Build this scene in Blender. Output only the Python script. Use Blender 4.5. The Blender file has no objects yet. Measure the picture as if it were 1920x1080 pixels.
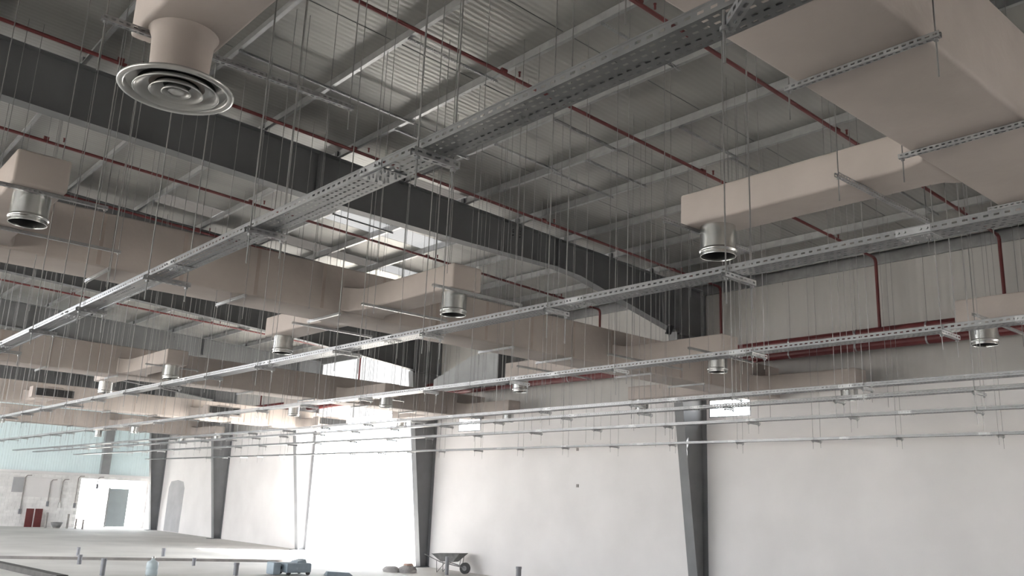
import bpy, math, random
from mathutils import Matrix, Vector
random.seed(7)
SC = bpy.context.scene
COL = SC.collection

# ------------------------------------------------------------------ camera
CAM_H = 2.52
cd = bpy.data.cameras.new('camera'); cd.sensor_width = 36.0; cd.lens = 36.0 * 1649.98 / 1920.0
cd.clip_start = 0.05; cd.clip_end = 400
cam = bpy.data.objects.new('camera', cd); COL.objects.link(cam)
RT = Matrix(((0.75256189, -0.18747093, -0.63127272), (-0.65724856, -0.15425221, -0.73771985), (0.04092581, 0.97008294, -0.23929934)))
_m = RT.to_4x4(); _m.translation = Vector((0, 0, CAM_H)); cam.matrix_world = _m
SC.camera = cam

# ------------------------------------------------------------------ sky, sun, exposure
w = bpy.data.worlds.new('sky'); SC.world = w; w.use_nodes = True
bg = w.node_tree.nodes['Background']; bg.inputs[0].default_value = (0.90, 0.95, 1.0, 1); bg.inputs[1].default_value = 6.0
sd = bpy.data.lights.new('sun', 'SUN'); sd.energy = 45.0; sd.angle = 0.03; sd.color = (1, 0.975, 0.945)
so = bpy.data.objects.new('sun', sd); COL.objects.link(so)
so.rotation_euler = Vector((-0.62, 0.25, -0.80)).to_track_quat('-Z', 'Y').to_euler()
SC.view_settings.view_transform = 'Standard'; SC.view_settings.look = 'None'
SC.view_settings.exposure = 0.57; SC.view_settings.gamma = 1.0; SC.view_settings.use_curve_mapping = False
SC.cycles.max_bounces = 10; SC.cycles.diffuse_bounces = 6; SC.cycles.glossy_bounces = 4
SC.cycles.transmission_bounces = 4; SC.cycles.sample_clamp_indirect = 8.0

# ------------------------------------------------------------------ building constants
WX = 21.6; LX = -12.0; YB = -8.0; YF = 62.2
def zroof(x, off=0.0): return 10.05 - 0.042 * abs(x) + off      # top of rafters = underside of purlins
FRAMES = [4.25, 16.25, 29.75, 39.8, 49.7, 59.7]

def portal(name, loc, rot, sx, sy):
    d = bpy.data.lights.new(name, 'AREA'); d.shape = 'RECTANGLE'; d.size = sx; d.size_y = sy; d.cycles.is_portal = True
    o = bpy.data.objects.new(name, d); o.location = loc; o.rotation_euler = rot; COL.objects.link(o)
portal('daylight_portal_bay', (WX + 0.1, 34.8, 3.1), (0, math.radians(90), 0), 6.2, 9.7)
portal('daylight_portal_near', (WX + 0.1, -4.25, 2.25), (0, math.radians(90), 0), 4.5, 5.5)
portal('daylight_portal_far', (19.5, YF, 1.45), (math.radians(-90), 0, 0), 3.8, 2.9)
portal('daylight_portal_side', (LX, 24, 2.25), (0, math.radians(-90), 0), 4.5, 42)

SKY_X0, SKY_X1 = -11.0, -2.5
SKYL = [(y, y + 3.0) for y in (27, 32, 37, 42, 47, 52, 57)]  # unseen roof openings, placed and sized to brighten floor and lower wall
for i_, (a_, b_) in enumerate(SKYL):
    portal('daylight_portal_roof', ((SKY_X0 + SKY_X1) / 2, (a_ + b_) / 2, 9.95), (0, 0, 0), SKY_X1 - SKY_X0, b_ - a_)

# ------------------------------------------------------------------ materials
MATS = {}
def mat(name, col, rough=0.6, metal=0.0, nscale=3.0, namt=0.10, bump=0.0, bscale=40.0, wave=None, trans=0.0, stretch=None):
    m = bpy.data.materials.new(name); m.use_nodes = True
    nt = m.node_tree; p = nt.nodes['Principled BSDF']; L = nt.links.new
    p.inputs['Roughness'].default_value = rough; p.inputs['Metallic'].default_value = metal
    tc = nt.nodes.new('ShaderNodeTexCoord')
    geo = nt.nodes.new('ShaderNodeNewGeometry')
    src = geo.outputs['Position']
    if stretch:
        mp = nt.nodes.new('ShaderNodeMapping'); mp.inputs['Scale'].default_value = stretch
        L(src, mp.inputs['Vector']); src = mp.outputs['Vector']
    n = nt.nodes.new('ShaderNodeTexNoise'); n.inputs['Scale'].default_value = nscale; n.inputs['Detail'].default_value = 4
    L(src, n.inputs['Vector'])
    r = nt.nodes.new('ShaderNodeValToRGB')
    r.color_ramp.elements[0].position = 0.3; r.color_ramp.elements[1].position = 0.7
    r.color_ramp.elements[0].color = (*[max(0, c * (1 - namt)) for c in col], 1)
    r.color_ramp.elements[1].color = (*[min(1, c * (1 + namt)) for c in col], 1)
    L(n.outputs['Fac'], r.inputs['Fac'])
    L(r.outputs['Color'], p.inputs['Base Color'])
    hsrc = None
    if bump:
        b = nt.nodes.new('ShaderNodeBump'); b.inputs['Strength'].default_value = bump; b.inputs['Distance'].default_value = 0.02
        n2 = nt.nodes.new('ShaderNodeTexNoise'); n2.inputs['Scale'].default_value = bscale; n2.inputs['Detail'].default_value = 3
        L(src, n2.inputs['Vector']); L(n2.outputs['Fac'], b.inputs['Height']); L(b.outputs['Normal'], p.inputs['Normal']); hsrc = b
    if wave:
        axis, sc_, st = wave
        wv = nt.nodes.new('ShaderNodeTexWave'); wv.bands_direction = axis; wv.inputs['Scale'].default_value = sc_
        L(geo.outputs['Position'], wv.inputs['Vector'])
        b2 = nt.nodes.new('ShaderNodeBump'); b2.inputs['Strength'].default_value = st; b2.inputs['Distance'].default_value = 0.03
        L(wv.outputs['Fac'], b2.inputs['Height'])
        if hsrc: L(hsrc.outputs['Normal'], b2.inputs['Normal'])
        L(b2.outputs['Normal'], p.inputs['Normal'])
    if trans:
        t = nt.nodes.new('ShaderNodeBsdfTranslucent'); t.inputs['Color'].default_value = (*col, 1)
        mx = nt.nodes.new('ShaderNodeMixShader'); mx.inputs[0].default_value = trans
        L(p.outputs[0], mx.inputs[1]); L(t.outputs[0], mx.inputs[2])
        L(mx.outputs[0], nt.nodes['Material Output'].inputs['Surface'])
    MATS[name] = m
    return m
mat('plaster', (0.75, 0.732, 0.728), 0.85, 0, 0.6, 0.05, 0.15, 6)
mat('cladding', (0.42, 0.41, 0.395), 0.55, 0, 0.8, 0.04, 0, 1, ('Y', 1.6, 0.25))  # kept darker than the plaster to imitate shade on the upper wall
mat('translucent_sheet', (0.32, 0.325, 0.33), 0.5, 0, 1.0, 0.03, 0, 1, ('Y', 3.0, 0.3), trans=0.7)
mat('blue_sheet', (0.56, 0.62, 0.63), 0.5, 0, 0.7, 0.06, 0, 1, ('X', 2.0, 0.3), trans=0.25)
mat('floor_concrete', (0.60, 0.588, 0.565), 0.75, 0, 0.35, 0.14, 0.2, 10)
mat('bounce_blocker_dark', (0.13, 0.11, 0.095), 0.95, 0, 0.8, 0.25, 0.5, 12)  # dark brown for the added unseen floor, to absorb bounced light
mat('outdoor_ground', (0.62, 0.58, 0.52), 0.9, 0, 0.4, 0.1, 0.2, 5)
mat('block', (0.80, 0.79, 0.78), 0.9, 0, 2.5, 0.12, 0.4, 30)
mat('mortar', (0.70, 0.69, 0.68), 0.95, 0, 3, 0.08)
mat('foil', (0.285, 0.282, 0.268), 0.42, 0.55, 0.9, 0.10, 0.35, 3.0, ('Y', 2.6, 0.10), stretch=(0.35, 1.6, 1))
mat('rooflight_and_glint', (0.21, 0.21, 0.21), 0.4, 0, 1.0, 0.04, 0, 1, ('Y', 2.6, 0.3), trans=0.75)
mat('foil_glint', (0.135, 0.13, 0.125), 0.6, 0, 1.0, 0.2, 0, 1, ('Y', 2.6, 0.3), trans=0.6)  # dim translucent panels that imitate reflections on the roof foil
mat('steel_paint', (0.098, 0.102, 0.106), 0.55, 0, 1.5, 0.10, 0.05, 30)
mat('steel_paint_flare', (0.185, 0.189, 0.198), 0.55, 0, 1.5, 0.10, 0.05, 30)  # rafter paint made lighter to imitate flare over the columns
mat('steel_bolt', (0.05, 0.05, 0.055), 0.5, 0.5)
mat('galvanised', (0.33, 0.335, 0.34), 0.38, 0.75, 7, 0.16)
mat('tray_zinc', (0.21, 0.213, 0.217), 0.36, 0.8, 9, 0.10)
mat('rod_zinc', (0.24, 0.24, 0.24), 0.45, 0.6, 10, 0.1)
mat('purlin_zinc', (0.32, 0.325, 0.33), 0.34, 0.65, 4, 0.12)
mat('spout_zinc', (0.62, 0.63, 0.62), 0.24, 0.95, 5, 0.03)
mat('duct_canvas', (0.368, 0.326, 0.302), 0.8, 0, 1.1, 0.09, 0.25, 7)
mat('duct_seam', (0.33, 0.28, 0.25), 0.85, 0, 4, 0.1)
mat('sheet_metal_grey', (0.33, 0.34, 0.345), 0.5, 0.3, 2, 0.08)
mat('aluminium_white', (0.50, 0.50, 0.49), 0.25, 0.4, 6, 0.06)
mat('dark_inside', (0.03, 0.03, 0.03), 0.8)
mat('red_paint', (0.115, 0.020, 0.021), 0.45, 0, 3, 0.15)
mat('black_grille', (0.035, 0.035, 0.038), 0.5)
mat('dark_timber', (0.07, 0.066, 0.062), 0.8, 0, 4, 0.2)
mat('pvc_grey', (0.22, 0.22, 0.24), 0.5, 0, 4, 0.1)
mat('barrow_grey', (0.20, 0.20, 0.20), 0.55, 0.2, 6, 0.2)
mat('rubber', (0.06, 0.06, 0.06), 0.8)
mat('machine_blue', (0.30, 0.36, 0.41), 0.5, 0, 4, 0.12)
mat('bottle_plastic', (0.62, 0.68, 0.70), 0.15, 0, 3, 0.03, trans=0.4)
mat('sacking', (0.38, 0.365, 0.36), 0.9, 0, 5, 0.25, 0.5, 20)
mat('kerb_dirt', (0.30, 0.28, 0.27), 0.9, 0, 3, 0.2)
mat('orange_cloth', (0.45, 0.30, 0.25), 0.8, 0, 5, 0.1)
mat('door_grey', (0.25, 0.28, 0.29), 0.6, 0, 2, 0.06)
mat('patch_grey', (0.40, 0.40, 0.41), 0.9, 0, 1.5, 0.08)

# ------------------------------------------------------------------ mesh helpers
WL = {}                                     # world location of every object (no rotations on parents)
class MB:
    def __init__(s): s.v = []; s.f = []
    def poly(s, pts):
        i = len(s.v); s.v += [tuple(p) for p in pts]; s.f.append(tuple(range(i, i + len(pts))))
    def box(s, x0, y0, z0, x1, y1, z1):
        i = len(s.v)
        s.v += [(x0, y0, z0), (x1, y0, z0), (x1, y1, z0), (x0, y1, z0), (x0, y0, z1), (x1, y0, z1), (x1, y1, z1), (x0, y1, z1)]
        s.f += [tuple(i + k for k in q) for q in ((0, 3, 2, 1), (4, 5, 6, 7), (0, 1, 5, 4), (1, 2, 6, 5), (2, 3, 7, 6), (3, 0, 4, 7))]
        return s
    def hexa(s, a, b):                      # a: 4 bottom points, b: 4 top points
        i = len(s.v); s.v += [tuple(p) for p in a] + [tuple(p) for p in b]
        s.f += [tuple(i + k for k in q) for q in ((0, 3, 2, 1), (4, 5, 6, 7), (0, 1, 5, 4), (1, 2, 6, 5), (2, 3, 7, 6), (3, 0, 4, 7))]
        return s
    def prism(s, pts, axis, a, b):          # pts 2D in the two other axes (ascending axis order)
        def mk(p, t):
            if axis == 0: return (t, p[0], p[1])
            if axis == 1: return (p[0], t, p[1])
            return (p[0], p[1], t)
        n = len(pts); i = len(s.v)
        s.v += [mk(p, a) for p in pts] + [mk(p, b) for p in pts]
        s.f.append(tuple(i + k for k in range(n))[::-1]); s.f.append(tuple(i + n + k for k in range(n)))
        for k in range(n):
            s.f.append((i + k, i + (k + 1) % n, i + n + (k + 1) % n, i + n + k))
        return s
    def tube(s, p, q, r, n=8, r2=None, caps=True):
        p, q = Vector(p), Vector(q); d = (q - p).normalized()
        u = d.cross(Vector((0, 0, 1)));
        if u.length < 1e-4: u = Vector((1, 0, 0))
        u.normalize(); w_ = d.cross(u); r2 = r if r2 is None else r2
        i = len(s.v)
        for c, rr in ((p, r), (q, r2)):
            for k in range(n):
                a = 2 * math.pi * k / n; s.v.append(tuple(c + rr * (math.cos(a) * u + math.sin(a) * w_)))
        for k in range(n): s.f.append((i + k, i + (k + 1) % n, i + n + (k + 1) % n, i + n + k))
        if caps: s.f.append(tuple(i + k for k in range(n))[::-1]); s.f.append(tuple(i + n + k for k in range(n)))
        return s
    def path(s, pts, r, n=8):
        for a, b in zip(pts[:-1], pts[1:]): s.tube(a, b, r, n)
        return s
    def lathe(s, prof, n=32, c=(0, 0, 0)):  # prof: (r, z) list
        i = len(s.v); m = len(prof)
        for k in range(n):
            a = 2 * math.pi * k / n
            for r, z in prof: s.v.append((c[0] + r * math.cos(a), c[1] + r * math.sin(a), c[2] + z))
        for k in range(n):
            for j in range(m - 1):
                a = i + k * m + j; b = i + ((k + 1) % n) * m + j
                s.f.append((a, b, b + 1, a + 1))
        return s
    def mesh(s, name, m, smooth=False, off=(0, 0, 0)):
        me = bpy.data.meshes.new(name)
        me.from_pydata([(v[0] - off[0], v[1] - off[1], v[2] - off[2]) for v in s.v], [], s.f)
        me.materials.append(MATS[m]);
        if smooth:
            for p in me.polygons: p.use_smooth = True
        me.update(); return me

def link(o, parent, wloc):
    COL.objects.link(o); WL[o.name] = Vector(wloc)
    if parent is not None:
        o.parent = parent; o.location = Vector(wloc) - WL[parent.name]
    else: o.location = wloc
    return o
def tag(o, label=None, cat=None, group=None, kind=None):
    if label: o['label'] = label
    if cat: o['category'] = cat
    if group: o['group'] = group
    if kind: o['kind'] = kind
    return o
def thing(name, label, cat, loc, group=None, kind='thing'):
    o = bpy.data.objects.new(name, None); o.empty_display_size = 0.1
    return tag(link(o, None, loc), label, cat, group, kind)
def part(mb, name, m, parent=None, loc=None, smooth=False, label=None):
    """mb is in world coordinates"""
    loc = loc if loc is not None else (tuple(WL[parent.name]) if parent is not None else tuple(mb.v[0]))
    o = bpy.data.objects.new(name, mb.mesh(name, m, smooth, loc))
    if label: o['label'] = label
    return link(o, parent, loc)
def inst(me, name, parent, wloc, scale=None, rot=None):
    o = bpy.data.objects.new(name, me)
    if scale: o.scale = scale
    if rot: o.rotation_euler = rot
    return link(o, parent, wloc)
def bevel(o, wd=0.03, seg=3):
    b = o.modifiers.new('bevel', 'BEVEL'); b.width = wd; b.segments = seg; b.limit_method = 'ANGLE'; b.angle_limit = 0.6
    for p in o.data.polygons: p.use_smooth = True
    return o
ORD = ['first', 'second', 'third', 'fourth', 'fifth', 'sixth', 'seventh', 'eighth', 'ninth', 'tenth', 'eleventh', 'twelfth', 'thirteenth',
       'fourteenth', 'fifteenth', 'sixteenth', 'seventeenth', 'eighteenth', 'nineteenth', 'twentieth', 'twenty-first', 'twenty-second',
       'twenty-third', 'twenty-fourth', 'twenty-fifth', 'twenty-sixth', 'twenty-seventh', 'twenty-eighth', 'twenty-ninth', 'thirtieth']

# ------------------------------------------------------------------ the setting
def structure(mb, name, m, label=None, loc=None):
    o = part(mb, name, m, None, loc or (0, 0, 0)); tag(o, label, None, None, 'structure'); return o
structure(MB().box(1.0, YB - 0.3, -0.3, WX + 0.2, YF + 0.3, 0.0), 'floor', 'floor_concrete', 'pale dusty concrete floor of the warehouse')
structure(MB().box(LX - 0.3, YB - 0.3, -0.3, 1.0, YF + 0.3, -0.02), 'floor_bounce_blocker', 'bounce_blocker_dark', 'dark unseen floor added to cut light bouncing onto the roof')  # unseen dark floor, added to keep bounced light off the roof
g = MB().box(-60, -60, -0.5, 120, 160, -0.31); structure(g, 'ground', 'outdoor_ground', 'pale sunlit ground outside the openings')

# right wall: plaster below, cladding above, one open bay, two small windows
WIN = [(14.56, 16.0, 5.26, 5.80), (26.76, 28.15, 5.26, 5.80)]
wr = bpy.data.objects.new('wall_right', None); link(wr, None, (WX, 27, 0)); tag(wr, 'long white side wall with tapered steel columns', None, None, 'structure')
def wall_run(y0, y1, z0, z1, name, m, x0=WX, x1=WX + 0.2):
    part(MB().box(x0, y0, z0, x1, y1, z1), name, m, wr)
BAY0, BAY1, BAYZ = 29.9, 39.65, 6.2
PT = 5.86  # low plaster top, so the darker cladding covers the shaded band
wall_run(YB, -7.0, 0, PT, 'plaster', 'plaster'); wall_run(-7.0, -1.5, 4.5, PT, 'plaster', 'plaster'); wall_run(-1.5, WIN[0][0], 0, PT, 'plaster', 'plaster')
wall_run(WIN[0][0], WIN[0][1], 0, WIN[0][2], 'plaster', 'plaster'); wall_run(WIN[0][0], WIN[0][1], WIN[0][3], PT, 'plaster', 'plaster')
wall_run(WIN[0][1], WIN[1][0], 0, PT, 'plaster', 'plaster')
wall_run(WIN[1][0], WIN[1][1], 0, WIN[1][2], 'plaster', 'plaster'); wall_run(WIN[1][0], WIN[1][1], WIN[1][3], PT, 'plaster', 'plaster')
wall_run(WIN[1][1], BAY0, 0, PT, 'plaster', 'plaster')
wall_run(BAY1, YF, 0, PT, 'plaster', 'plaster')
wall_run(YB, BAY0, PT, 9.36, 'upper_cladding', 'cladding', WX + 0.03)
wall_run(BAY1, YF, PT, 9.36, 'upper_cladding', 'cladding', WX + 0.03)
for k in range(10):
    y0 = BAY0 + (BAY1 - BAY0) * k / 10; y1 = BAY0 + (BAY1 - BAY0) * (k + 1) / 10
    part(MB().box(WX + 0.03, y0 + 0.008, BAYZ, WX + 0.045, y1 - 0.008, 9.36), 'translucent_panel', 'translucent_sheet', wr)
for i, (a, b, c, d) in enumerate(WIN):
    o = bpy.data.objects.new('window_%d' % (i + 1), None); link(o, None, (WX, a, c)); tag(o, ['small bright unglazed window beside the nearest column', 'small bright window slot beside the second column'][i], None, None, 'structure')
    m = MB(); t = 0.035
    for q in ((a, c, b, c + t), (a, d - t, b, d), (a, c + t, a + t, d - t), (b - t, c + t, b, d - t)): m.box(WX - 0.01, q[0], q[1], WX + 0.12, q[2], q[3])
    part(m, 'window_frame', 'galvanised', o)
# soft round repair marks on the plaster
m = MB()
pts = [(58.4, 0.02), (55.9, 0.02), (55.8, 2.7), (56.1, 3.1), (57.0, 3.2), (58.1, 3.1), (58.4, 2.7)]
m.prism(pts, 0, WX - 0.012, WX); o = part(m, 'plaster_patch', 'patch_grey', wr)
for (y, z) in ((21.45, 4.45), (21.42, 3.24)):
    part(MB().box(WX - 0.02, y - 0.05, z - 0.05, WX, y + 0.05, z + 0.05), 'wall_chip', 'kerb_dirt', wr)

# far wall with block base, pale blue sheets above, bright doorway
wf = bpy.data.objects.new('wall_far', None); link(wf, None, (5, YF, 0)); tag(wf, 'far end wall with block base under pale blue sheeting', None, None, 'structure')
DX0, DX1, DZ = 17.3, 21.45, 3.05
BT = 3.25
part(MB().box(LX, YF + 0.02, 0, DX0, YF + 0.2, BT), 'mortar_bed', 'mortar', wf)
part(MB().box(DX0, YF + 0.0, DZ, DX1, YF + 0.2, BT), 'lintel', 'block', wf)
part(MB().box(DX1, YF, 0, WX, YF + 0.2, BT), 'jamb', 'block', wf)
blk = MB().box(0, 0, 0, 0.39, 0.03, 0.19).mesh('block', 'block')
nb = 0
for r in range(16):
    off = 0.2 * (r % 2)
    for c in range(18):
        x = DX0 - 0.4 * (c + 1) + off - 0.2
        if x + 0.39 > DX0: continue
        if 13.4 < x < 16.2 and 1.75 < r * 0.2 < 2.9: continue
        if nb >= 300: break
        inst(blk, 'block', wf, (x, YF - 0.008, r * 0.2 + 0.005)); nb += 1
part(MB().box(13.5, YF - 0.006, 1.8, 16.1, YF + 0.03, 2.95), 'plaster_panel', 'plaster', wf)
part(MB().box(13.35, YF - 0.03, 2.05, 14.0, YF + 0.03, 2.95), 'grey_board', 'patch_grey', wf)
part(MB().box(LX, YF - 0.03, BT, WX, YF + 0.22, BT + 0.14), 'ring_beam', 'plaster', wf)
for k in range(34):
    x0 = LX + k; x1 = min(WX, x0 + 1.0)
    z1 = 10.2 - 0.042 * abs((x0 + x1) / 2)
    part(MB().box(x0 + 0.002, YF + 0.05, BT + 0.14, x1 - 0.002, YF + 0.07, z1), 'sheet_panel', 'blue_sheet', wf)
part(MB().box(18.3, YF - 0.35, 3.4, 18.85, YF, 9.3), 'wind_post', 'sheet_metal_grey', wf)
do = bpy.data.objects.new('door_1', None); link(do, None, (19.1, YF + 0.4, 0)); tag(do, 'grey door leaf standing in the bright far doorway', None, None, 'structure')
part(MB().box(19.3, YF + 0.38, 0.05, 20.5, YF + 0.43, 2.5), 'door_leaf', 'door_grey', do)
part(MB().box(19.18, YF + 0.35, 0.0, 19.28, YF + 0.46, 2.55), 'door_post', 'galvanised', do)
# back and left walls with openings, behind and beside the camera
m = MB(); m.box(LX, YB - 0.2, 0, WX + 0.2, YB, 10.2)
structure(m, 'wall_back', 'plaster', 'plain end wall behind the viewer')
m = MB(); m.box(LX - 0.2, YB, 0, LX, 3, 9.6); m.box(LX - 0.2, 45, 0, LX, YF, 9.6); m.box(LX - 0.2, 3, 4.5, LX, 45, 9.6)
structure(m, 'wall_left', 'plaster', 'side wall away from the view with open bays')

# roof: foil faced sheets per strip, rooflight panels let into them, the dim ones imitating foil reflections
PURX = [0.0] + [1.72 + 1.755 * k for k in range(12)]
LIGHTS = []   # (strip index, y0, y1)
LIGHTS += [(4, 22.25, 23.15, 1), (6, 22.7, 23.5, 1), (6, 19.5, 20.5, 0), (7, 19.45, 20.5, 0), (7, 22.8, 23.55, 1), (8, 22.7, 23.45, 0), (6, 16.15, 16.85, 1)]   # last: 1 = dim panel standing in for a foil reflection
ce = bpy.data.objects.new('ceiling', None); link(ce, None, (0, 20, 10)); tag(ce, 'foil faced underside of the low pitched metal roof', None, None, 'structure')
def roof_quad(x0, x1, y0, y1, name, m, dz=0.0, th=0.02):
    za, zb = zroof(x0, 0.205 + dz), zroof(x1, 0.205 + dz)
    mb = MB().hexa([(x0, y0, za), (x1, y0, zb), (x1, y1, zb), (x0, y1, za)], [(x0, y0, za + th), (x1, y0, zb + th), (x1, y1, zb + th), (x0, y1, za + th)])
    return part(mb, name, m, ce)
EDG = PURX + [WX + 0.3]
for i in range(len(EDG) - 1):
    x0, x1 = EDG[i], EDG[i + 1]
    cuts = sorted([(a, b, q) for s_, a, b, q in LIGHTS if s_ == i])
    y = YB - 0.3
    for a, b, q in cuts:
        roof_quad(x0, x1, y, a, 'foil_sheet', 'foil'); roof_quad(x0 + 0.01, x1 - 0.01, a, b, 'rooflight_and_glint', 'foil_glint' if q else 'rooflight_and_glint', 0.004); y = b
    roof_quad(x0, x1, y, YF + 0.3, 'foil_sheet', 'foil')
def left_roof(xa, xb, y0, y1):
    za, zb = zroof(xa, 0.205), zroof(xb, 0.205)
    part(MB().hexa([(xa, y0, za), (xb, y0, zb), (xb, y1, zb), (xa, y1, za)], [(xa, y0, za + .02), (xb, y0, zb + .02), (xb, y1, zb + .02), (xa, y1, za + .02)]), 'foil_sheet', 'foil', ce)
left_roof(LX - 0.3, SKY_X0, YB - 0.3, YF + 0.3); left_roof(SKY_X1, 0.0, YB - 0.3, YF + 0.3)
y = YB - 0.3
for a, b in SKYL + [(YF + 0.3, 0)]:
    left_roof(SKY_X0, SKY_X1, y, a); y = b
# thin sealing laps that run down the slope on the foil
lap = MB().box(0, -0.005, -0.003, 1, 0.005, 0.003).mesh('sheet_lap', 'steel_paint')
y = 4.6; laps = 0
ang = math.atan(0.042)
while y < 15:
    for i in range(2, 12):
        inst(lap, 'sheet_lap', ce, (PURX[i] + 0.03, y + 0.02 * math.sin(i * 3.1), zroof(PURX[i], 0.200)), (1.70, 1, 1), (0, ang, 0)); laps += 1
    y += 2.3

# ------------------------------------------------------------------ purlins
def purlin_mesh(y0, y1):
    m = MB(); h = 0.2; t = 0.004; f = 0.07
    m.box(-t / 2, y0, 0, t / 2, y1, h); m.box(-f, y0, 0, 0, y1, t); m.box(0, y0, h - t, f, y1, h); m.box(-f, y0, 0, -f + t, y1, 0.02)
    return m.mesh('purlin', 'purlin_zinc')
pm = purlin_mesh(-20, 45)
vis = [x for x in PURX]
for i, x in enumerate(vis):
    k = len(vis) - 1 - i
    o = inst(pm, 'roof_purlin', None, (x, 17, zroof(x, 0.0)))
    tag(o, 'long galvanised roof purlin, %s from the white side wall' % (ORD[k] if k else 'nearest'), 'purlin', 'roof purlins parallel to the side wall', 'thing')
ea = MB().box(WX - 0.06, YB, 9.0, WX + 0.02, YF, 9.30); o = part(ea, 'eaves_beam', 'purlin_zinc', None, (WX, 20, 9.0)); tag(o, 'grey eaves beam along the top of the white side wall', 'beam', None, 'thing')

# ------------------------------------------------------------------ steel frames
def bottom_profile(k):
    if k in (0, 1): return [(-0.3, 9.02), (2.3, 8.89), (9.0, 8.62), (12.5, 8.60), (15.3, 8.62), (16.2, 8.54), (20.32, 7.66)]
    return [(-0.3, 9.02), (2.3, 8.90), (5.0, 8.78), (9.2, 8.58), (13.6, 8.30), (16.9, 8.03), (20.32, 7.70)]
def col_x(z): return 21.18 - 0.128 * z     # inner face of the column flange
for k, Y in enumerate(FRAMES):
    prof = bottom_profile(k); nm = ['nearest', 'second', 'third', 'fourth', 'fifth', 'sixth'][k]
    fw = 0.15
    if k == 0: rl = 'dark grey steel rafter nearest the camera, above the big cream duct'
    else: rl = 'dark grey tapered steel rafter carried by the %s column' % ['', 'nearest', 'second', 'third', 'fourth', 'fifth'][k]
    t = thing('steel_rafter', rl, 'rafter', (10, Y, 8.6), 'steel rafters')
    top = [(x, zroof(x, -0.016)) for x in (20.6, -0.3)]
    m = MB().prism([(x, z + 0.016) for x, z in prof] + [(20.32, zroof(20.32, -0.016)), (-0.3, zroof(0.3, -0.016))], 1, Y - 0.006, Y + 0.006); part(m, 'web', 'steel_paint', t)
    m = MB()
    for (xa, za), (xb, zb) in zip(prof[:-1], prof[1:]):
        m.hexa([(xa, Y - fw, za), (xb, Y - fw, zb), (xb, Y + fw, zb), (xa, Y + fw, za)], [(xa, Y - fw, za + .018), (xb, Y - fw, zb + .018), (xb, Y + fw, zb + .018), (xa, Y + fw, za + .018)])
    part(m, 'bottom_flange', 'steel_paint', t)
    xa, xb = -0.3, 20.32; za, zb = zroof(0.3, -.016), zroof(xb, -.016)
    m = MB().hexa([(xa, Y - fw, za), (xb, Y - fw, zb), (xb, Y + fw, zb), (xa, Y + fw, za)], [(xa, Y - fw, za + .016), (xb, Y - fw, zb + .016), (xb, Y + fw, zb + .016), (xa, Y + fw, za + .016)])
    part(m, 'top_flange', 'steel_paint', t)
    for x in (8.3, 15.45):
        zl = 8.66; part(MB().box(x - 0.02, Y - 0.13, zl if x < 10 else 8.65, x + 0.02, Y + 0.13, zroof(x, -0.02)), 'splice_plate', 'steel_paint', t)
    for x in (13.85, 14.08):
        for z in (9.16, 9.24, 9.30):
            part(MB().tube((x, Y - 0.03, z), (x, Y, z), 0.02, 6), 'bolt', 'steel_bolt', t)
    # purlin cleats on the top flange
    cl = MB().box(-0.05, -0.05, 0, 0.0, 0.05, 0.17)
    cm = cl.mesh('purlin_cleat', 'steel_paint')
    for x in PURX[1:]: inst(cm, 'purlin_cleat', t, (x, Y, zroof(x, 0)))
    # column
    lab = ['grey steel column out beyond the big cream duct', 'dark tapered steel column nearest the camera on the white wall', 'dark tapered steel column at the near side of the open bay',
           'pale lit steel column at the far side of the open bay', 'dark tapered steel column midway along the far wall stretch', 'dark tapered steel column beside the bright far doorway'][k]
    c = thing('steel_column', lab, 'column', (21.3, Y, 0), 'steel columns along the side wall')
    zt = zroof(WX, -0.02); zk = 7.66
    cw = 0.16
    m = MB().prism([(WX - 0.02, 0.02), (col_x(0) + .01, 0.02), (col_x(zk) + .01, zk), (20.36, zk), (20.36, zroof(20.36, -.02)), (WX - 0.02, zt)], 1, Y - 0.006, Y + 0.006); part(m, 'web', 'steel_paint_flare', c)
    m = MB().hexa([(col_x(0), Y - cw, 0.02), (col_x(0) + .018, Y - cw, .02), (col_x(0) + .018, Y + cw, .02), (col_x(0), Y + cw, .02)],
                  [(col_x(zk), Y - cw, zk), (col_x(zk) + .018, Y - cw, zk), (col_x(zk) + .018, Y + cw, zk), (col_x(zk), Y + cw, zk)]); part(m, 'inner_flange', 'steel_paint_flare', c)
    part(MB().box(WX - 0.03, Y - cw, 0.02, WX - 0.005, Y + cw, zt), 'outer_flange', 'steel_paint_flare', c)
    part(MB().box(20.9, Y - 0.2, 0, WX - 0.005, Y + 0.2, 0.03), 'base_plate', 'steel_paint_flare', c)
    part(MB().box(col_x(zk) + .02, Y - 0.14, zk - 0.01, WX - 0.03, Y + 0.14, zk + 0.012), 'stiffener', 'steel_paint_flare', c)
    xa, xb = 20.36, WX - 0.03; za, zb = zroof(xa, -.018), zroof(xb, -.018)
    part(MB().hexa([(xa, Y - fw, za), (xb, Y - fw, zb), (xb, Y + fw, zb), (xa, Y + fw, za)], [(xa, Y - fw, za + .016), (xb, Y - fw, zb + .016), (xb, Y + fw, zb + .016), (xa, Y + fw, za + .016)]), 'cap_plate', 'steel_paint_flare', c)
    part(MB().box(20.33, Y - 0.16, zk - 0.05, 20.37, Y + 0.16, zroof(20.35, -.02)), 'end_plate', 'steel_paint_flare', c)

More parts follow.
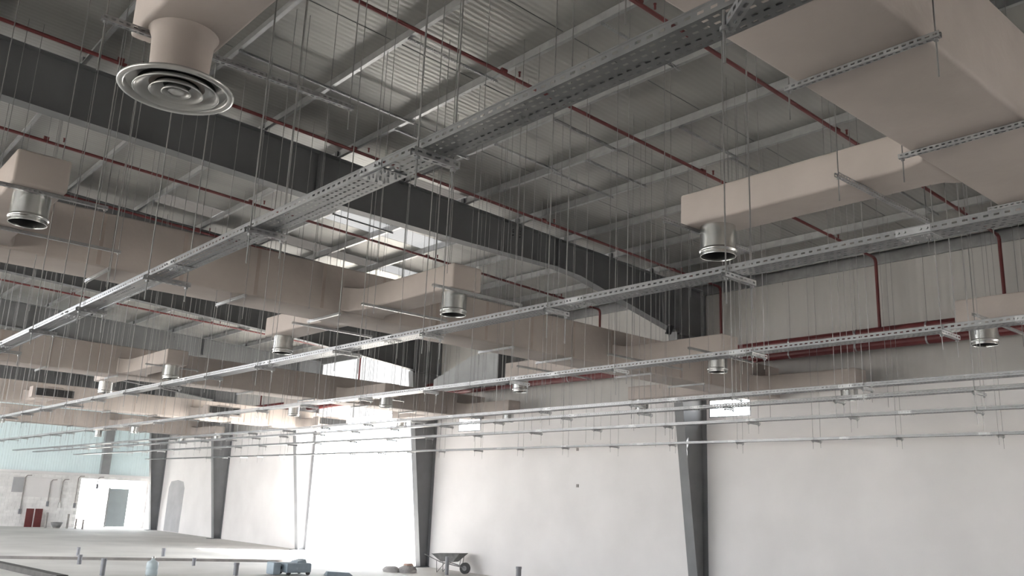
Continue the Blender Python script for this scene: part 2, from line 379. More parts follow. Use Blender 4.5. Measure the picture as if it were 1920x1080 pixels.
# shallow secondary beam in the wide bay
YJ = 23.8
t = thing('roof_beam', 'shallow dark roof beam seen just above the cream duct before the column', 'beam', (10, YJ, 9.2))
def sloped(xa, xb, y0, y1, o0, o1):
    return MB().hexa([(xa, y0, zroof(xa, o0)), (xb, y0, zroof(xb, o0)), (xb, y1, zroof(xb, o0)), (xa, y1, zroof(xa, o0))], [(xa, y0, zroof(xa, o1)), (xb, y0, zroof(xb, o1)), (xb, y1, zroof(xb, o1)), (xa, y1, zroof(xa, o1))])
part(sloped(0.0, WX, YJ - 0.006, YJ + 0.006, -0.58, -0.02), 'web', 'steel_paint', t)
part(sloped(0.0, WX, YJ - 0.1, YJ + 0.1, -0.016, 0.0), 'top_flange', 'steel_paint', t)
part(sloped(0.0, WX, YJ - 0.1, YJ + 0.1, -0.6, -0.584), 'bottom_flange', 'steel_paint', t)

# ------------------------------------------------------------------ channels, rods and hangers
STR = {}
def strut_mesh(L, axis='x'):
    key = (round(L, 2), axis)
    if key in STR: return STR[key]
    m = MB(); h = 0.041; L = key[0]; n = max(2, int(L / 0.05)); st = L / n; cs = [0, 0.013, 0.028, 0.041]
    for k in range(n):
        a, b = k * st, (k + 1) * st; s0, s1 = a + 0.22 * st, b - 0.22 * st
        for j in range(3):
            if j == 1:
                segs = [(a, s0), (s1, b)]
            else: segs = [(a, b)]
            for p, q in segs: m.poly([(p, cs[j], 0), (p, cs[j + 1], 0), (q, cs[j + 1], 0), (q, cs[j], 0)])
    t = 0.0025
    for yy in (0.0, 0.041):
        for k in range(n):
            a, b = k * st, (k + 1) * st; s0, s1 = a + 0.22 * st, b - 0.22 * st
            for j in range(3):
                for p, q in ([(a, s0), (s1, b)] if j == 1 else [(a, b)]):
                    m.poly([(p, yy, cs[j]), (q, yy, cs[j]), (q, yy, cs[j + 1]), (p, yy, cs[j + 1])])
    m.box(0, 0, h - t, L, 0.010, h); m.box(0, 0.031, h - t, L, 0.041, h)
    if axis == 'y': m.v = [(-y_, x_, z_) for x_, y_, z_ in m.v]
    STR[key] = m.mesh('channel', 'galvanised'); return STR[key]
rod_me = MB().tube((0, 0, 0), (0, 0, 1), 0.0058, 6).mesh('rod', 'rod_zinc')
rod_thin = MB().tube((0, 0, 0), (0, 0, 1), 0.0042, 5).mesh('rod', 'rod_zinc')
nut_me = MB().tube((0, 0, -0.008), (0, 0, 0.008), 0.016, 6).mesh('nut', 'galvanised')
CLEAR = [(-3, 21.2, y - 0.49, y + 0.49, 5.64) for y in (2.72, 13.82, 26.55, 39.0, 51.0)]       # plan of the ducts: x0, x1, y0, y1, underside
for xb_, ya_, yb_ in ((8.0, 3.1, 6.2), (14.95, 3.1, 6.1), (2.0, 10.3, 13.4), (8.03, 10.4, 13.4), (14.97, 10.5, 13.4), (20.3, 10.5, 13.4), (8.1, 14.2, 17.0), (14.95, 14.2, 17.4), (20.05, 14.2, 17.7),
                     (8.24, 22.8, 26.1), (15.3, 23.4, 26.1), (20.35, 23.3, 26.1), (8.26, 27, 29.1), (15.16, 27, 30.1), (20.05, 27, 30.3), (8.6, 35.9, 38.6), (15.2, 35.9, 38.6), (1.88, 3.1, 6.3)):
    CLEAR.append((xb_ - 0.33, xb_ + 0.33, ya_, yb_, 5.70))
def duct_over(x, y):
    for x0, x1, y0, y1, z in CLEAR:
        if x0 < x < x1 and y0 < y < y1: return z
    return None
def rod(parent, x, y, z0, me=None, name='rod', ztop=None):
    zt = (duct_over(x, y) or zroof(x, 0.02)) if ztop is None else ztop
    if zt < z0 + 0.1: zt = zroof(x, 0.02)
    return inst(me or rod_me, name, parent, (x, y, z0), (1, 1, zt - z0))
def trapeze(label, group, x0, y0, x1, y1, z, tail=0.25, name='trapeze_hanger', cat='hanger', thin=False, ztop=None):
    t = thing(name, label, cat, ((x0 + x1) / 2, (y0 + y1) / 2, z), group)
    ax = 'x' if abs(x1 - x0) > abs(y1 - y0) else 'y'
    L = abs(x1 - x0) if ax == 'x' else abs(y1 - y0)
    inst(strut_mesh(L, ax), 'channel', t, (x0, y0 - 0.02, z) if ax == 'x' else (x0 + 0.02, y0, z))
    for s in (0.03, L - 0.03):
        x, y = (x0 + s, y0) if ax == 'x' else (x0, y0 + s)
        rod(t, x, y, z - tail * random.uniform(0.6, 1.3), rod_thin if thin else None, ztop=ztop)
        inst(nut_me, 'nut', t, (x, y, z - 0.012))
    return t

# ------------------------------------------------------------------ cable trays
TW = 0.18
def tray_section(L=3.0):
    m = MB(); fh = 0.05
    xs = [0, 0.018, 0.031, 0.060, 0.073, 0.107, 0.120, 0.149, 0.162, 0.18]; st = 0.025; n = int(L / st)
    for k in range(n):
        a, b = k * st, (k + 1) * st
        for j in range(9):
            if j % 2 == 1 and (k + (j // 2)) % 2 == 0: continue
            m.poly([(xs[j], a, 0), (xs[j], b, 0), (xs[j + 1], b, 0), (xs[j + 1], a, 0)])
    zs = [0, 0.019, 0.031, fh]; st = 0.03; n = int(L / st)
    for x in (0, TW):
        m.poly([(x, 0, 0), (x, L, 0), (x, L, zs[1]), (x, 0, zs[1])]); m.poly([(x, 0, zs[2]), (x, L, zs[2]), (x, L, fh), (x, 0, fh)])
        for k in range(0, n, 2): m.poly([(x, k * st, zs[1]), (x, (k + 1) * st, zs[1]), (x, (k + 1) * st, zs[2]), (x, k * st, zs[2])])
    m.box(-0.002, 0, fh - 0.004, 0.010, L, fh + 0.003); m.box(TW - 0.010, 0, fh - 0.004, TW + 0.002, L, fh + 0.003)
    return m.mesh('tray_section', 'tray_zinc')
sec_me = tray_section()
cp = MB()
for x, s in ((0, -1), (TW, 1)):
    cp.box(min(x, x + s * .003), -0.11, 0.004, max(x, x + s * .003), 0.11, 0.046)
    for y in (-0.09, -0.05, 0.05, 0.09): cp.tube((x + s * 0.002, y, 0.025), (x + s * 0.014, y, 0.025), 0.009, 6)
cp.box(0.01, -0.11, -0.004, TW - 0.01, 0.11, -0.001)
for y in (-0.08, -0.04, 0.04, 0.08):
    for x in (0.04, 0.09, 0.14): cp.tube((x, y, -0.014), (x, y, -0.002), 0.008, 6)
cp_me = cp.mesh('coupler', 'galvanised')
TZ = 4.27
TRAYS = [('A', 2.36, 3.52, 1.95), ('B', 5.32, 3.76, 1.93), ('C', 8.28, 3.48, 2.05), ('D', 11.33, 3.75, 2.10), ('E', 12.40, 4.85, 2.0), ('F', 14.60, 3.60, 2.10), ('G', 18.75, 4.9, 2.05)]
TN = ['nearest', 'second', 'third', 'fourth', 'fifth', 'sixth', 'seventh']
for i, (nm, x, h0, hs) in enumerate(TRAYS):
    lab = {0: 'perforated galvanised cable tray passing close overhead at the upper edge', 6: 'lowest looking cable tray, nearest to the white side wall'}.get(i, '%s perforated cable tray counted from the nearest one' % TN[i].capitalize())
    y0 = -2.0 if i == 0 else -1.0
    y0 += 0.37 * i
    t = thing('cable_tray', lab, 'cable tray', (x, y0, TZ), 'parallel cable trays')
    n = int((57 - y0) / 3.0)
    for k in range(n):
        dz = 0.004 * math.sin(k * 2.1 + i)
        inst(sec_me, 'tray_section', t, (x, y0 + 3 * k, TZ))
        if k: inst(cp_me, 'coupler', t, (x, y0 + 3 * k, TZ))
    j = 1 if i == 0 else 0; y = h0
    while y < 46:
        yy = y + random.uniform(-0.12, 0.12) if j > 2 else y
        trapeze('%s trapeze hanger along the %s' % (ORD[min(j, 29)].capitalize(), {0: 'nearest cable tray overhead', 6: 'cable tray closest to the white wall'}.get(i, '%s cable tray' % TN[i])),
                'trapeze hangers of the cable trays', x - 0.05, yy, x + TW + 0.06 + (0.10 if j % 3 == 0 else 0), yy, TZ - 0.045, 0.20, thin=i > 1)
        y += hs; j += 1

t = thing('channel_bracket', 'slanting slotted channel under the nearest cable tray at the upper edge', 'bracket', (2.38, 1.67, 4.22), 'trapeze hangers of the cable trays')
inst(strut_mesh(0.62, 'x'), 'channel', t, (2.40, 1.70, 4.205), None, (0, 0, math.atan2(-0.81, -0.58)))
rod(t, 2.372, 1.672, 4.06); inst(nut_me, 'nut', t, (2.372, 1.672, 4.195)); rod(t, 2.085, 1.27, 4.10)
t = thing('knee_floodlight', 'small dark floodlight fixed under the knee of the nearest column', 'lamp', (19.75, 16.05, 7.55))
part(MB().hexa([(19.62, 15.98, 7.5), (19.8, 15.98, 7.5), (19.8, 16.05, 7.5), (19.62, 16.05, 7.5)], [(19.82, 16.0, 7.78), (19.98, 16.0, 7.78), (19.98, 16.12, 7.78), (19.82, 16.12, 7.78)]), 'lamp_body', 'steel_bolt', t)
part(MB().tube((19.9, 16.08, 7.76), (19.98, 16.2, 7.84), 0.02, 6), 'stay', 'galvanised', t)

# ------------------------------------------------------------------ supply ducts
DB = 5.64; DH = 0.83; DWD = 0.95
BB = 5.70; BH = 0.39; BWD = 0.56
sp = MB().lathe([(0.2, 0.0), (0.2, -0.02), (0.2, -0.262), (0.2, -0.268), (0.208, -0.272), (0.213, -0.282), (0.213, -0.292), (0.208, -0.302), (0.2, -0.306), (0.2, -0.312), (0.2, -0.344), (0.2, -0.349), (0.1995, -0.35), (0.1935, -0.35), (0.193, -0.349), (0.193, -0.34), (0.193, 0.0)], 36)
sp_me = sp.mesh('spout', 'spout_zinc', True)
sp_in = MB().lathe([(0.192, -0.33), (0.192, -0.02), (0.0, -0.02)], 24).mesh('spout_inside', 'dark_inside', True)
def make_duct(name, label, yc, x0, x1, branches, seams=True):
    """branches: (x, dir, length, kind)"""
    t = thing(name, label, 'duct', ((x0 + x1) / 2, yc, DB), 'supply ducts across the hall')
    b = part(MB().box(x0, yc - DWD / 2, DB, x1, yc + DWD / 2, DB + DH), 'main_duct', 'duct_canvas', t); bevel(b, 0.035)
    x = x0 + 0.6
    while seams and x < x1:
        m = MB().box(x - 0.03, yc - DWD / 2 - 0.003, DB + 0.03, x + 0.03, yc + DWD / 2 + 0.003, DB + DH - 0.03); part(m, 'wrap_seam', 'duct_seam', t); x += 1.22
    for bx, d, ln, kind in branches:
        ys = yc + d * DWD / 2; ye = ys + d * ln; hw = BWD / 2
        m = MB()
        ya, yb2 = ys - d * 0.02, ys + d * 0.55
        # flared shoe where the branch leaves the main duct
        prof = [(ya, 0.26, 0.26), (ys + d * 0.07, 0.15, 0.15), (ys + d * 0.18, 0.06, 0.06), (ys + d * 0.36, 0.0, 0.0), (ye, 0.0, 0.0)]
        rings = [[(bx - hw - a, y_, BB - 0.02 * (a > 0.1)), (bx + hw + b_ * 0.4, y_, BB - 0.02 * (a > 0.1)), (bx + hw + b_ * 0.4, y_, BB + BH + a * 0.15), (bx - hw - a, y_, BB + BH + a * 0.15)] for y_, a, b_ in prof]
        for r0, r1 in zip(rings[:-1], rings[1:]):
            for q in range(4): m.poly([r0[q], r0[(q + 1) % 4], r1[(q + 1) % 4], r1[q]])
        m.poly(rings[-1]); m.poly(rings[0][::-1])
        # weld shared ring corners
        br = part(m, 'branch_duct', 'duct_canvas', t, (bx, ys, BB))
        import bmesh
        bm = bmesh.new(); bm.from_mesh(br.data); bmesh.ops.remove_doubles(bm, verts=bm.verts, dist=0.001); bmesh.ops.recalc_face_normals(bm, faces=bm.faces); bm.to_mesh(br.data); bm.free()
        bevel(br, 0.03)
        sx, sy = bx, ye - d * 0.32
        if kind == 'spout':
            inst(sp_me, 'spout', br, (sx, sy, BB)); inst(sp_in, 'spout_inside', br, (sx, sy, BB))
        elif kind == 'grille':
            gm = MB(); yy = ye + d * 0.02
            gx0, gx1, gz0, gz1 = bx - 0.66, bx + 0.66, BB + 0.03, BB + 0.30
            part(MB().box(gx0 - 0.1, min(ye, ye - d * 0.5), gz0 - 0.08, gx1 + 0.1, max(ye, ye - d * 0.5), gz1 + 0.05), 'grille_box', 'duct_canvas', br)
            part(gm.box(gx0, min(ye, yy), gz0, gx1, max(ye, yy), gz1), 'grille_back', 'dark_inside', br)
            gm = MB()
            for q in range(5): gm.box(gx0 + q * 0.325, min(yy, yy + d * .02), gz0, gx0 + q * 0.325 + 0.018, max(yy, yy + d * .02), gz1)
            part(gm, 'grille_frame', 'steel_paint', br)
            sl = MB().box(gx0, min(yy, yy + d * .015), 0, gx1, max(yy, yy + d * .015), 0.012)
            for q in range(6): part(MB().box(gx0, min(yy, yy + d * .015), gz0 + q * 0.05, gx1, max(yy, yy + d * .015), gz0 + q * 0.05 + 0.014), 'slat', 'black_grille', br)
        elif kind == 'diffuser':
            c = (sx, sy, BB)
            prof = [(0.26, 0.03), (0.232, -0.015), (0.212, -0.06), (0.206, -0.18), (0.202, -0.30), (0.212, -0.36), (0.212, -0.40), (0.15, -0.40)]
            n_ = part(MB().lathe(prof, 28, c), 'insulated_neck', 'duct_canvas', br, c, True)
            m = MB().lathe([(0.21, -0.385), (0.30, -0.40), (0.375, -0.418), (0.390, -0.426), (0.393, -0.436), (0.386, -0.445), (0.368, -0.449), (0.350, -0.445), (0.343, -0.434), (0.338, -0.414), (0.335, -0.392), (0.24, -0.388)], 64, c)
            part(m, 'diffuser_rim', 'aluminium_white', br, c, True)
            part(MB().lathe([(0.335, -0.394), (0.0, -0.392)], 48, c), 'diffuser_throat', 'dark_inside', br, c)
            for r, w_ in ((0.285, 0.105), (0.178, 0.085), (0.094, 0.06)):
                m = MB().lathe([(r - w_, -0.398), (r - w_ * 0.72, -0.405), (r - w_ * 0.38, -0.422), (r - w_ * 0.12, -0.445), (r, -0.458), (r + 0.006, -0.455), (r + 0.002, -0.446), (r - w_ * 0.3, -0.414), (r - w_, -0.394)], 56, c)
                part(m, 'diffuser_cone', 'aluminium_white', br, c, True)
            part(MB().lathe([(0.0, -0.447), (0.04, -0.447), (0.05, -0.452), (0.056, -0.446), (0.05, -0.437), (0.0, -0.435)], 32, c), 'diffuser_cap', 'aluminium_white', br, c, True)
    return t
BL = 2.95
D0 = make_duct('supply_duct', 'big cream canvas wrapped duct overhead at the upper right corner', 2.72, -3.0, 21.2, [(1.88, 1, 3.06, 'diffuser'), (8.0, 1, 2.9, 'spout'), (14.95, 1, 2.75, 'spout')], False)
D1 = make_duct('supply_duct', 'cream canvas duct in front of the nearest column, with four branches in view', 13.82, -2.0, 21.2,
               [(2.0, -1, 2.95, 'spout'), (8.03, -1, 2.9, 'spout'), (14.97, -1, 2.8, 'spout'), (20.3, -1, 2.8, 'spout'), (8.1, 1, 2.65, 'spout'), (14.95, 1, 3.0, 'spout'), (20.05, 1, 3.3, 'spout')])
D2 = make_duct('supply_duct', 'cream canvas duct running in front of the bright open bay', 26.55, 0.5, 21.2,
               [(8.24, -1, 3.2, 'spout'), (15.3, -1, 2.6, 'spout'), (20.35, -1, 2.7, 'spout'), (8.26, 1, 2.0, 'spout'), (15.16, 1, 3.0, 'spout'), (20.05, 1, 3.2, 'spout')])
D3 = make_duct('supply_duct', 'pale duct far back with three dark slotted grilles', 39.0, 2.0, 21.2, [(8.6, -1, 2.6, 'grille'), (15.2, -1, 2.6, 'grille'), (20.35, -1, 2.6, 'grille')])
D4 = make_duct('supply_duct', 'farthest pale duct close to the end wall', 51.0, 4.0, 21.2, [(15.5, -1, 3.0, 'spout'), (15.6, 1, 3.1, 'spout'), (20.0, -1, 2.9, 'spout'), (20.3, 1, 2.6, 'spout'), (9.3, -1, 2.9, 'spout'), (9.3, 1, 2.9, 'spout')])
DUCTS = [(2.72, [3.6, 5.41, 7.2, 9.1, 11.0, 13.0, 16.5, 18.5]), (13.82, [1.7, 3.62, 5.72, 7.45, 9.4, 11.45, 13.1, 15.7, 17.7, 19.6]), (26.55, [3.9, 5.9, 7.75, 9.7, 11.8, 13.95, 16.0, 18.0, 19.8]),
         (39.0, [7.3, 9.6, 11.4, 13.3, 16.6, 18.6]), (51.0, [6.0, 8.0, 11.0, 13.2, 17.0, 18.8])]
DN = ['big cream duct at the upper right', 'cream duct before the nearest column', 'cream duct before the open bay', 'pale duct with grilles', 'farthest pale duct']
for k, (yc, xs) in enumerate(DUCTS):
    for j, x in enumerate(xs):
        trapeze('%s trapeze hanger from the wall under the %s' % (ORD[len(xs) - 1 - j].capitalize(), DN[k]), 'trapeze hangers of the supply ducts', x, yc - 0.58, x, yc + 0.56, DB - 0.047, 0.35)
BS = [(7.35, 9.25, 3.95, 'near spout branch, first channel'), (7.30, 9.0, 6.0, 'near spout branch, end channel'), (7.42, 9.2, 10.5, 'branch duct end left of the middle'), (7.42, 9.2, 12.5, 'same branch close to its main duct'),
      (1.45, 2.75, 10.5, 'spout branch at the left edge'), (0.9, 3.5, 12.4, 'left edge branch close to its main duct'), (1.35, 3.35, 6.05, 'branch duct with the round diffuser'),
      (7.45, 9.2, 15.0, 'branch duct behind the main duct'), (13.8, 16.0, 10.7, 'branch duct in front of the nearest column'), (13.4, 15.9, 12.5, 'branch duct before the column, inner channel'),
      (13.4, 15.9, 15.35, 'short branch right of the grey duct'), (14.0, 16.0, 5.4, 'branch duct at the right edge'), (7.6, 9.0, 23.3, 'far small branch with a single spout'), (14.6, 16.2, 24.1, 'far branch before the open bay')]
for x0, x1, y, wh in BS:
    trapeze('slotted channel hanger carrying the ' + wh, 'channel hangers under branch ducts', x0, y, x1, y, BB - 0.046, 0.3, name='channel_hanger')
# uninsulated grey offset duct by the wall
m = MB().prism([(28.1, 7.17), (25.75, 7.89), (24.2, 7.89), (24.2, 6.78), (28.1, 6.78)], 0, 20.2, 20.82)
t = thing('offset_duct', 'bare grey sheet metal offset duct high on the white wall', 'duct', (20.5, 26, 6.8), None)
part(m, 'duct_body', 'sheet_metal_grey', t)
part(MB().box(20.17, 24.15, 6.75, 20.85, 24.21, 7.92), 'duct_flange', 'steel_paint', t)

for y_ in (24.8, 26.4):
    part(MB().box(20.82, y_, 7.36, WX + 0.03, y_ + 0.05, 7.42), 'wall_bracket', 'galvanised', t)

# ------------------------------------------------------------------ red fire pipes
cpl = MB().tube((-0.05, 0, 0), (0.05, 0, 0), 0.046, 10).mesh('pipe_coupling', 'red_paint', False)
spk = MB().tube((0, 0, 0.02), (0, 0, 0.10), 0.018, 6); spk.tube((0, 0, 0.10), (0, 0, 0.112), 0.026, 8); spk_me = spk.mesh('sprinkler_outlet', 'red_paint')
RY = [7.42, 10.38, 15.15, 20.02, 23.4, 35.2, 40.3, 45.2]
for k, y in enumerate(RY):
    t = thing('sprinkler_pipe', '%s red sprinkler pipe under the roof, counted from the camera' % ORD[k].capitalize(), 'pipe', (10, y, 9.4), 'red sprinkler pipes across the roof')
    xa, xb = -1.0, 20.95; off = -0.14
    part(MB().tube((xa, y, zroof(xa, off)), (xb, y, zroof(xb, off)), 0.034, 10), 'pipe', 'red_paint', t, smooth=False)
    part(MB().path([(xb, y, zroof(xb, off)), (xb + 0.09, y, zroof(xb, off) - 0.03), (xb + 0.12, y, zroof(xb, off) - 0.12)], 0.04, 10), 'elbow', 'red_paint', t)
    part(MB().tube((xb + 0.12, y, zroof(xb, off) - 0.1), (xb + 0.12, y, 7.18), 0.04, 10), 'drop_pipe', 'red_paint', t)
    for j, x in enumerate([3.8, 8.5, 13.9, 18.9]):
        inst(cpl, 'pipe_coupling', t, (x, y, zroof(x, off)))
        inst(spk_me, 'sprinkler_outlet', t, (x + 0.35, y, zroof(x, off)))
for z, r, lab in ((7.12, 0.11, 'upper thick red header pipe along the white side wall'), (6.80, 0.125, 'lower thick red header pipe along the white side wall')):
    t = thing('header_pipe', lab, 'pipe', (21.07, 20, z), 'red header pipes on the side wall')
    part(MB().tube((21.07, -4, z), (21.07, 46, z), r, 14), 'pipe', 'red_paint', t, smooth=False)
    for j, y in enumerate([3, 7.6, 9.2, 11.0, 12.9, 18.5, 21.4, 24.2]):
        part(MB().tube((21.07, y - 0.02, z), (21.07, y + 0.02, z), r + 0.012, 14), 'pipe_ring', 'galvanised', t)
        rod(t, 21.07, y, z + r, rod_thin, 'hanger_rod', 9.0 if z > 7 else 7.01)

# ------------------------------------------------------------------ channels bridging purlins and loose rods
CH = [(4, 5, 10.9), (3, 5, 13.4), (6, 7, 11.2), (5, 6, 13.9), (6, 7, 12.9), (7, 8, 9.6), (8, 9, 9.7), (7, 8, 12.0), (9, 10, 8.2), (5, 6, 8.3), (8, 9, 6.6), (6, 7, 19.4), (7, 8, 13.0), (4, 5, 18.2), (9, 10, 10.4), (10, 11, 8.0)]
for k, (i, j, y) in enumerate(CH):
    x0, x1 = PURX[i] - 0.05, PURX[j] + 0.05
    o = inst(strut_mesh(x1 - x0, 'x'), 'purlin_channel', None, (x0, y, zroof(x0, -0.043)), None, (0, ang, 0))
    kk = min(range(len(RY)), key=lambda q: abs(RY[q] - y)); np_ = len(PURX) - 1
    tag(o, 'slotted channel at %s purlin from the wall, %s the %s red pipe by %s' % (ORD[np_ - j] if np_ - j else 'nearest', 'before' if y < RY[kk] else 'beyond', ORD[kk], 'a hand' if abs(y - RY[kk]) < 0.6 else 'a pace' if abs(y - RY[kk]) < 1.2 else 'a stride'), 'channel', 'channels bridging roof purlins', 'thing')
rnd = random.Random(3)
for k in range(120):
    x = rnd.choice(PURX[2:11]) - 0.03; y = rnd.uniform(8, 27)
    if duct_over(x, y): continue
    z0 = rnd.choice([4.4, 5.2, 6.2, 7.0]) + rnd.uniform(-0.5, 0.5)
    o = rod(None, x, y, z0, rod_thin, 'hanging_rod', zroof(x + 0.03, 0.003)); pk = len(PURX) - 1 - min(range(len(PURX)), key=lambda q: abs(PURX[q] - 0.03 - x)); tag(o, 'bare threaded rod hanging loose from the %s purlin counted from the white wall' % (ORD[pk]), 'rod', 'loose threaded rods under the roof', 'thing')

# ------------------------------------------------------------------ things on the floor
STUBZ = 0.52
def stub(x, y, h, r, label, m='pvc_grey'):
    t = thing('pipe_stub', label, 'pipe', (x, y, 0), 'pipe stubs rising from the floor')
    part(MB().tube((x, y, 0), (x, y, h), r, 12), 'pipe', m, t, smooth=False)
    part(MB().tube((x, y, h - 0.06), (x, y, h + 0.01), r * 1.12, 12), 'collar', m, t)
stub(9.44, 32.75, 0.30, 0.07, 'short grey pipe stub rising by a scuff left of the water bottle')
stub(10.5, 36.75, 0.30, 0.06, 'thin grey pipe stub behind the kerb, farthest left of the pair')
stub(8.9, 28.5, 0.48, 0.075, 'tall grey pipe stub in front of the kerb near the lower left')
stub(13.5, 36.2, 0.30, 0.07, 'pale grey pipe stub behind the kerb near the water bottle')
stub(12.9, 31.6, 0.25, 0.06, 'brown grey pipe stub right of the water bottle')
stub(12.7, 27.7, 0.38, 0.08, 'tall grey pipe stub just left of the blue machine')
stub(20.5, 23.0, STUBZ, 0.09, 'dark pipe stub at the lower edge before the white wall')
stub(20.0, 26.3, 0.62, 0.07, 'grey pipe stub beside the wheelbarrow wheel')
for i, (x, y) in enumerate(((15.2, 60.6), (16.35, 60.3), (16.75, 60.0), (17.05, 59.6))):
    stub(x, y, [0.9, 0.85, 0.6, 0.55][i], 0.06, ['thin dark post stub beside the red panels', 'first dark stub before the far block wall, the tallest', 'middle dark stub of three before the block wall', 'last dark stub of three, next to the doorway'][i], 'kerb_dirt')
m = MB().hexa([(4.5, 36.4, 0), (17.8, 32.4, 0), (17.9, 32.55, 0), (4.6, 36.55, 0)], [(4.5, 36.4, 0.09), (17.8, 32.4, 0.09), (17.9, 32.55, 0.09), (4.6, 36.55, 0.09)])
o = part(m, 'floor_kerb', 'kerb_dirt', None, (11, 34.5, 0)); tag(o, 'low rough kerb line crossing the concrete floor', 'kerb', None, 'thing')
m = MB().hexa([(6.6, 33.4, 0), (6.85, 33.4, 0), (7.55, 27.0, 0), (7.25, 27.0, 0)], [(6.6, 33.4, 0.16), (6.85, 33.4, 0.16), (7.55, 27.0, 0.16), (7.25, 27.0, 0.16)])
o = part(m, 'timber_beam', 'dark_timber', None, (7, 30, 0)); tag(o, 'long dark timber beam lying on the floor at lower left', 'beam', None, 'thing')
# water bottle
t = thing('water_bottle', 'clear round water bottle with a narrow neck on the floor', 'bottle', (10.27, 28.3, 0))
part(MB().lathe([(0, 0), (0.16, 0), (0.175, 0.03), (0.175, 0.16), (0.165, 0.18), (0.175, 0.20), (0.175, 0.36), (0.15, 0.40), (0.07, 0.44), (0.045, 0.47), (0.045, 0.50), (0, 0.50)], 24, (10.27, 28.3, 0)), 'bottle_body', 'bottle_plastic', t, smooth=True)
part(MB().tube((10.27, 28.3, 0.49), (10.27, 28.3, 0.55), 0.052, 12), 'bottle_cap', 'aluminium_white', t)
# wheelbarrow, side on against the wall, wheel towards the right
t = thing('wheelbarrow', 'old grey steel wheelbarrow parked against the white wall', 'wheelbarrow', (20.75, 27.1, 0))
def bw(u, v, z): # u along the barrow (towards wheel), v across
    d = Vector((0.42, -0.907, 0)); n = Vector((0.907, 0.42, 0)); p = Vector((20.75, 27.1, 0)) + d * u + n * v; return (p.x, p.y, z)
m = MB()
tp = [(-0.62, -0.36, 0.66), (0.55, -0.36, 0.72), (0.55, 0.36, 0.72), (-0.62, 0.36, 0.66)]; bt = [(-0.30, -0.22, 0.40), (0.22, -0.22, 0.40), (0.22, 0.22, 0.40), (-0.30, 0.22, 0.40)]
ti = [(-0.59, -0.33, 0.66), (0.52, -0.33, 0.72), (0.52, 0.33, 0.72), (-0.59, 0.33, 0.66)]; bi = [(-0.28, -0.2, 0.43), (0.2, -0.2, 0.43), (0.2, 0.2, 0.43), (-0.28, 0.2, 0.43)]
tp, bt, ti, bi = [[bw(*q) for q in s_] for s_ in (tp, bt, ti, bi)]
m.poly(bt[::-1]); m.poly(bi)
for q in range(4):
    r_ = (q + 1) % 4; m.poly([bt[q], bt[r_], tp[r_], tp[q]]); m.poly([tp[q], tp[r_], ti[r_], ti[q]]); m.poly([ti[q], ti[r_], bi[r_], bi[q]])
part(m, 'tray', 'barrow_grey', t)
for v in (-0.24, 0.24):
    part(MB().path([bw(-0.95, v * 1.15, 0.62), bw(-0.3, v, 0.38), bw(0.62, v * 0.35, 0.22)], 0.018, 8), 'handle', 'barrow_grey', t)
    part(MB().path([bw(-0.45, v, 0.42), bw(-0.42, v, 0.0), bw(-0.1, v, 0.36)], 0.014, 8), 'leg', 'barrow_grey', t)
    part(MB().tube(bw(0.45, v * 0.5, 0.30), bw(0.5, v * 0.5, 0.66), 0.014, 6), 'brace', 'barrow_grey', t)
wh = part(MB().tube(bw(0.62, -0.05, 0.2), bw(0.62, 0.05, 0.2), 0.2, 20), 'wheel', 'rubber', t)
part(MB().tube(bw(0.62, -0.06, 0.2), bw(0.62, 0.06, 0.2), 0.09, 14), 'hub', 'barrow_grey', wh)
# blue-grey machine
t = thing('floor_machine', 'blue grey boxy machine standing on the bright floor', 'machine', (14.5, 27.7, 0))
b = part(MB().box(14.25, 27.3, 0.08, 15.15, 28.0, 0.38), 'body', 'machine_blue', t); bevel(b, 0.04)
b = part(MB().box(13.85, 27.45, 0.02, 14.12, 27.95, 0.40), 'motor', 'machine_blue', t); bevel(b, 0.03)
part(MB().hexa([(14.65, 27.4, 0.38), (15.0, 27.4, 0.38), (15.0, 27.9, 0.38), (14.65, 27.9, 0.38)], [(14.72, 27.45, 0.44), (14.98, 27.45, 0.50), (14.98, 27.85, 0.50), (14.72, 27.85, 0.44)]), 'hood', 'machine_blue', t)
part(MB().tube((14.12, 27.7, 0.22), (14.25, 27.7, 0.22), 0.05, 10), 'shaft', 'steel_bolt', t)
for x in (14.35, 15.05):
    for y in (27.35, 27.95): part(MB().tube((x, y - 0.03, 0.07), (x, y + 0.03, 0.07), 0.07, 12), 'wheel', 'rubber', t)
o = part(MB().hexa([(15.5, 26.9, 0), (16.4, 26.7, 0), (16.5, 27.1, 0), (15.6, 27.3, 0)], [(15.55, 26.95, .14), (16.3, 26.8, .10), (16.35, 27.05, .10), (15.65, 27.2, .14)]), 'tool_tray', 'machine_blue', None, (16, 27, 0)); tag(o, 'low blue tray on the floor right of the machine', 'tray', None, 'thing'); bevel(o, 0.02)
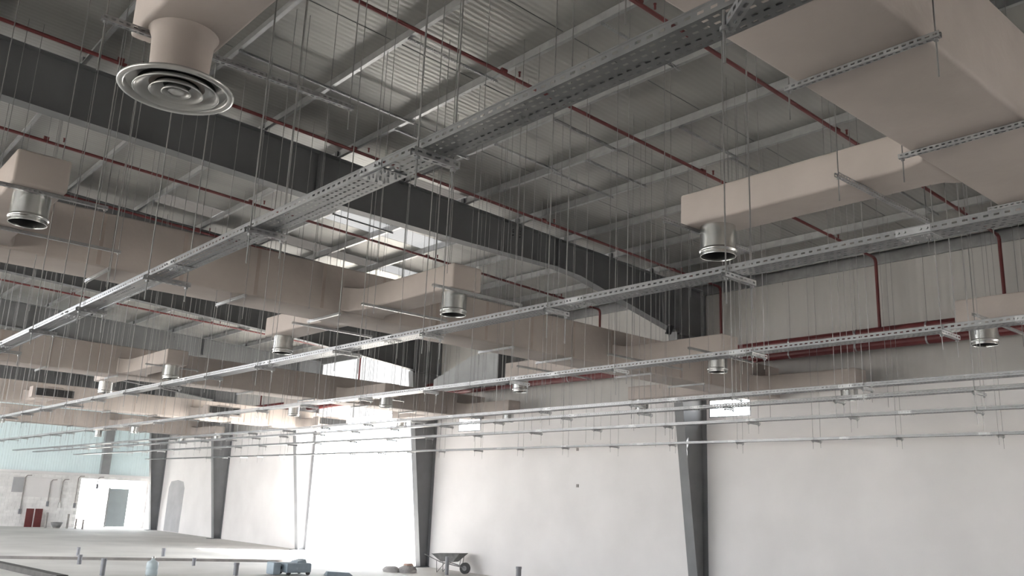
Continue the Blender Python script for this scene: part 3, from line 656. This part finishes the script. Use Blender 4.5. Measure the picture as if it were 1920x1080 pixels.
# heap of sacks
hp = [(18.75, 27.9, 0.28, 0.3, 0.20), (19.15, 27.5, 0.34, 0.28, 0.26), (19.45, 27.95, 0.25, 0.3, 0.22), (18.95, 28.35, 0.3, 0.25, 0.17)]
for i, (x, y, a, b_, h) in enumerate(hp):
    m = MB(); n = 14; prof = [(1.0, 0.0), (1.05, 0.3), (0.9, 0.62), (0.6, 0.9), (0.25, 1.0), (0.0, 0.98)]
    for k in range(n):
        an = 2 * math.pi * k / n
        for r, z in prof:
            wob = 1 + 0.13 * math.sin(3 * an + i) + 0.06 * math.sin(7 * an + 2 * i + z * 5)
            m.v.append((x + a * r * wob * math.cos(an), y + b_ * r * wob * math.sin(an), z * h))
    mm = len(prof)
    for k in range(n):
        for j in range(mm - 1):
            p_ = k * mm + j; q_ = ((k + 1) % n) * mm + j; m.f.append((p_, q_, q_ + 1, p_ + 1))
    o = part(m, 'sack', 'sacking', None, (x, y, 0), True); tag(o, ['slumped grey brown sack at the left of the heap by the column', 'largest grey brown sack in the heap by the column', 'grey brown sack of the heap closest to the column foot', 'rearmost flat sack of the heap by the column'][i], 'sack', 'sacks heaped by the column', 'thing')
m = MB().hexa([(19.0, 27.35, 0.25), (19.3, 27.35, 0.25), (19.3, 27.65, 0.25), (19.0, 27.65, 0.25)], [(19.05, 27.4, 0.31), (19.25, 27.4, 0.33), (19.27, 27.6, 0.31), (19.05, 27.6, 0.32)])
o = part(m, 'cloth', 'orange_cloth', None, (19.15, 27.5, 0.25)); tag(o, 'small orange cloth lying on the sack heap', 'cloth', None, 'thing')
# by the far wall
for i, x in enumerate((14.25, 14.75)):
    o = part(MB().box(x, 61.6, 0, x + 0.42, 61.68, 1.1), 'red_panel', 'red_paint', None, (x, 61.6, 0)); tag(o, ['left dark red panel leaning at the far block wall', 'right dark red panel leaning at the far block wall'][i], 'panel', 'red panels at the block wall', 'thing'); bevel(o, 0.01)
t = thing('mixing_pan', 'dark bowl shaped mixing pan before the far block wall', 'pan', (15.8, 60.5, 0))
part(MB().lathe([(0, 0.02), (0.2, 0.02), (0.33, 0.3), (0.35, 0.3), (0.22, 0.0), (0, 0.0)], 20, (15.8, 60.5, 0.05)), 'pan', 'barrow_grey', t, smooth=True)
part(MB().tube((15.8, 60.5, 0), (15.8, 60.5, 0.06), 0.2, 14), 'foot', 'kerb_dirt', t)
for i, (x, zt, zb) in enumerate(((14.0, 3.1, 0.9), (15.5, 2.9, 1.4), (16.2, 2.95, 1.35), (17.1, 3.2, 1.35), (18.3, 3.2, 2.6))):
    t = thing('wall_conduit', ['thin dark conduit down the far block wall, leftmost', 'second dark conduit from the left on the far block wall', 'dark conduit ending in a white box on the far wall', 'dark conduit curving down the block wall near the doorway', 'short dark conduit over the bright doorway'][i], 'conduit', (x, YF - 0.05, zb), 'conduits on the far wall')
    part(MB().path([(x + 0.35, YF - 0.06, zt), (x + 0.1, YF - 0.06, zt - 0.02), (x, YF - 0.06, zt - 0.15), (x, YF - 0.06, zb)], 0.03, 6), 'tube', 'kerb_dirt', t)
    part(MB().box(x - 0.07, YF - 0.1, zb - 0.15, x + 0.07, YF - 0.03, zb + 0.15), 'outlet_box', 'aluminium_white' if i == 2 else 'pvc_grey', t)
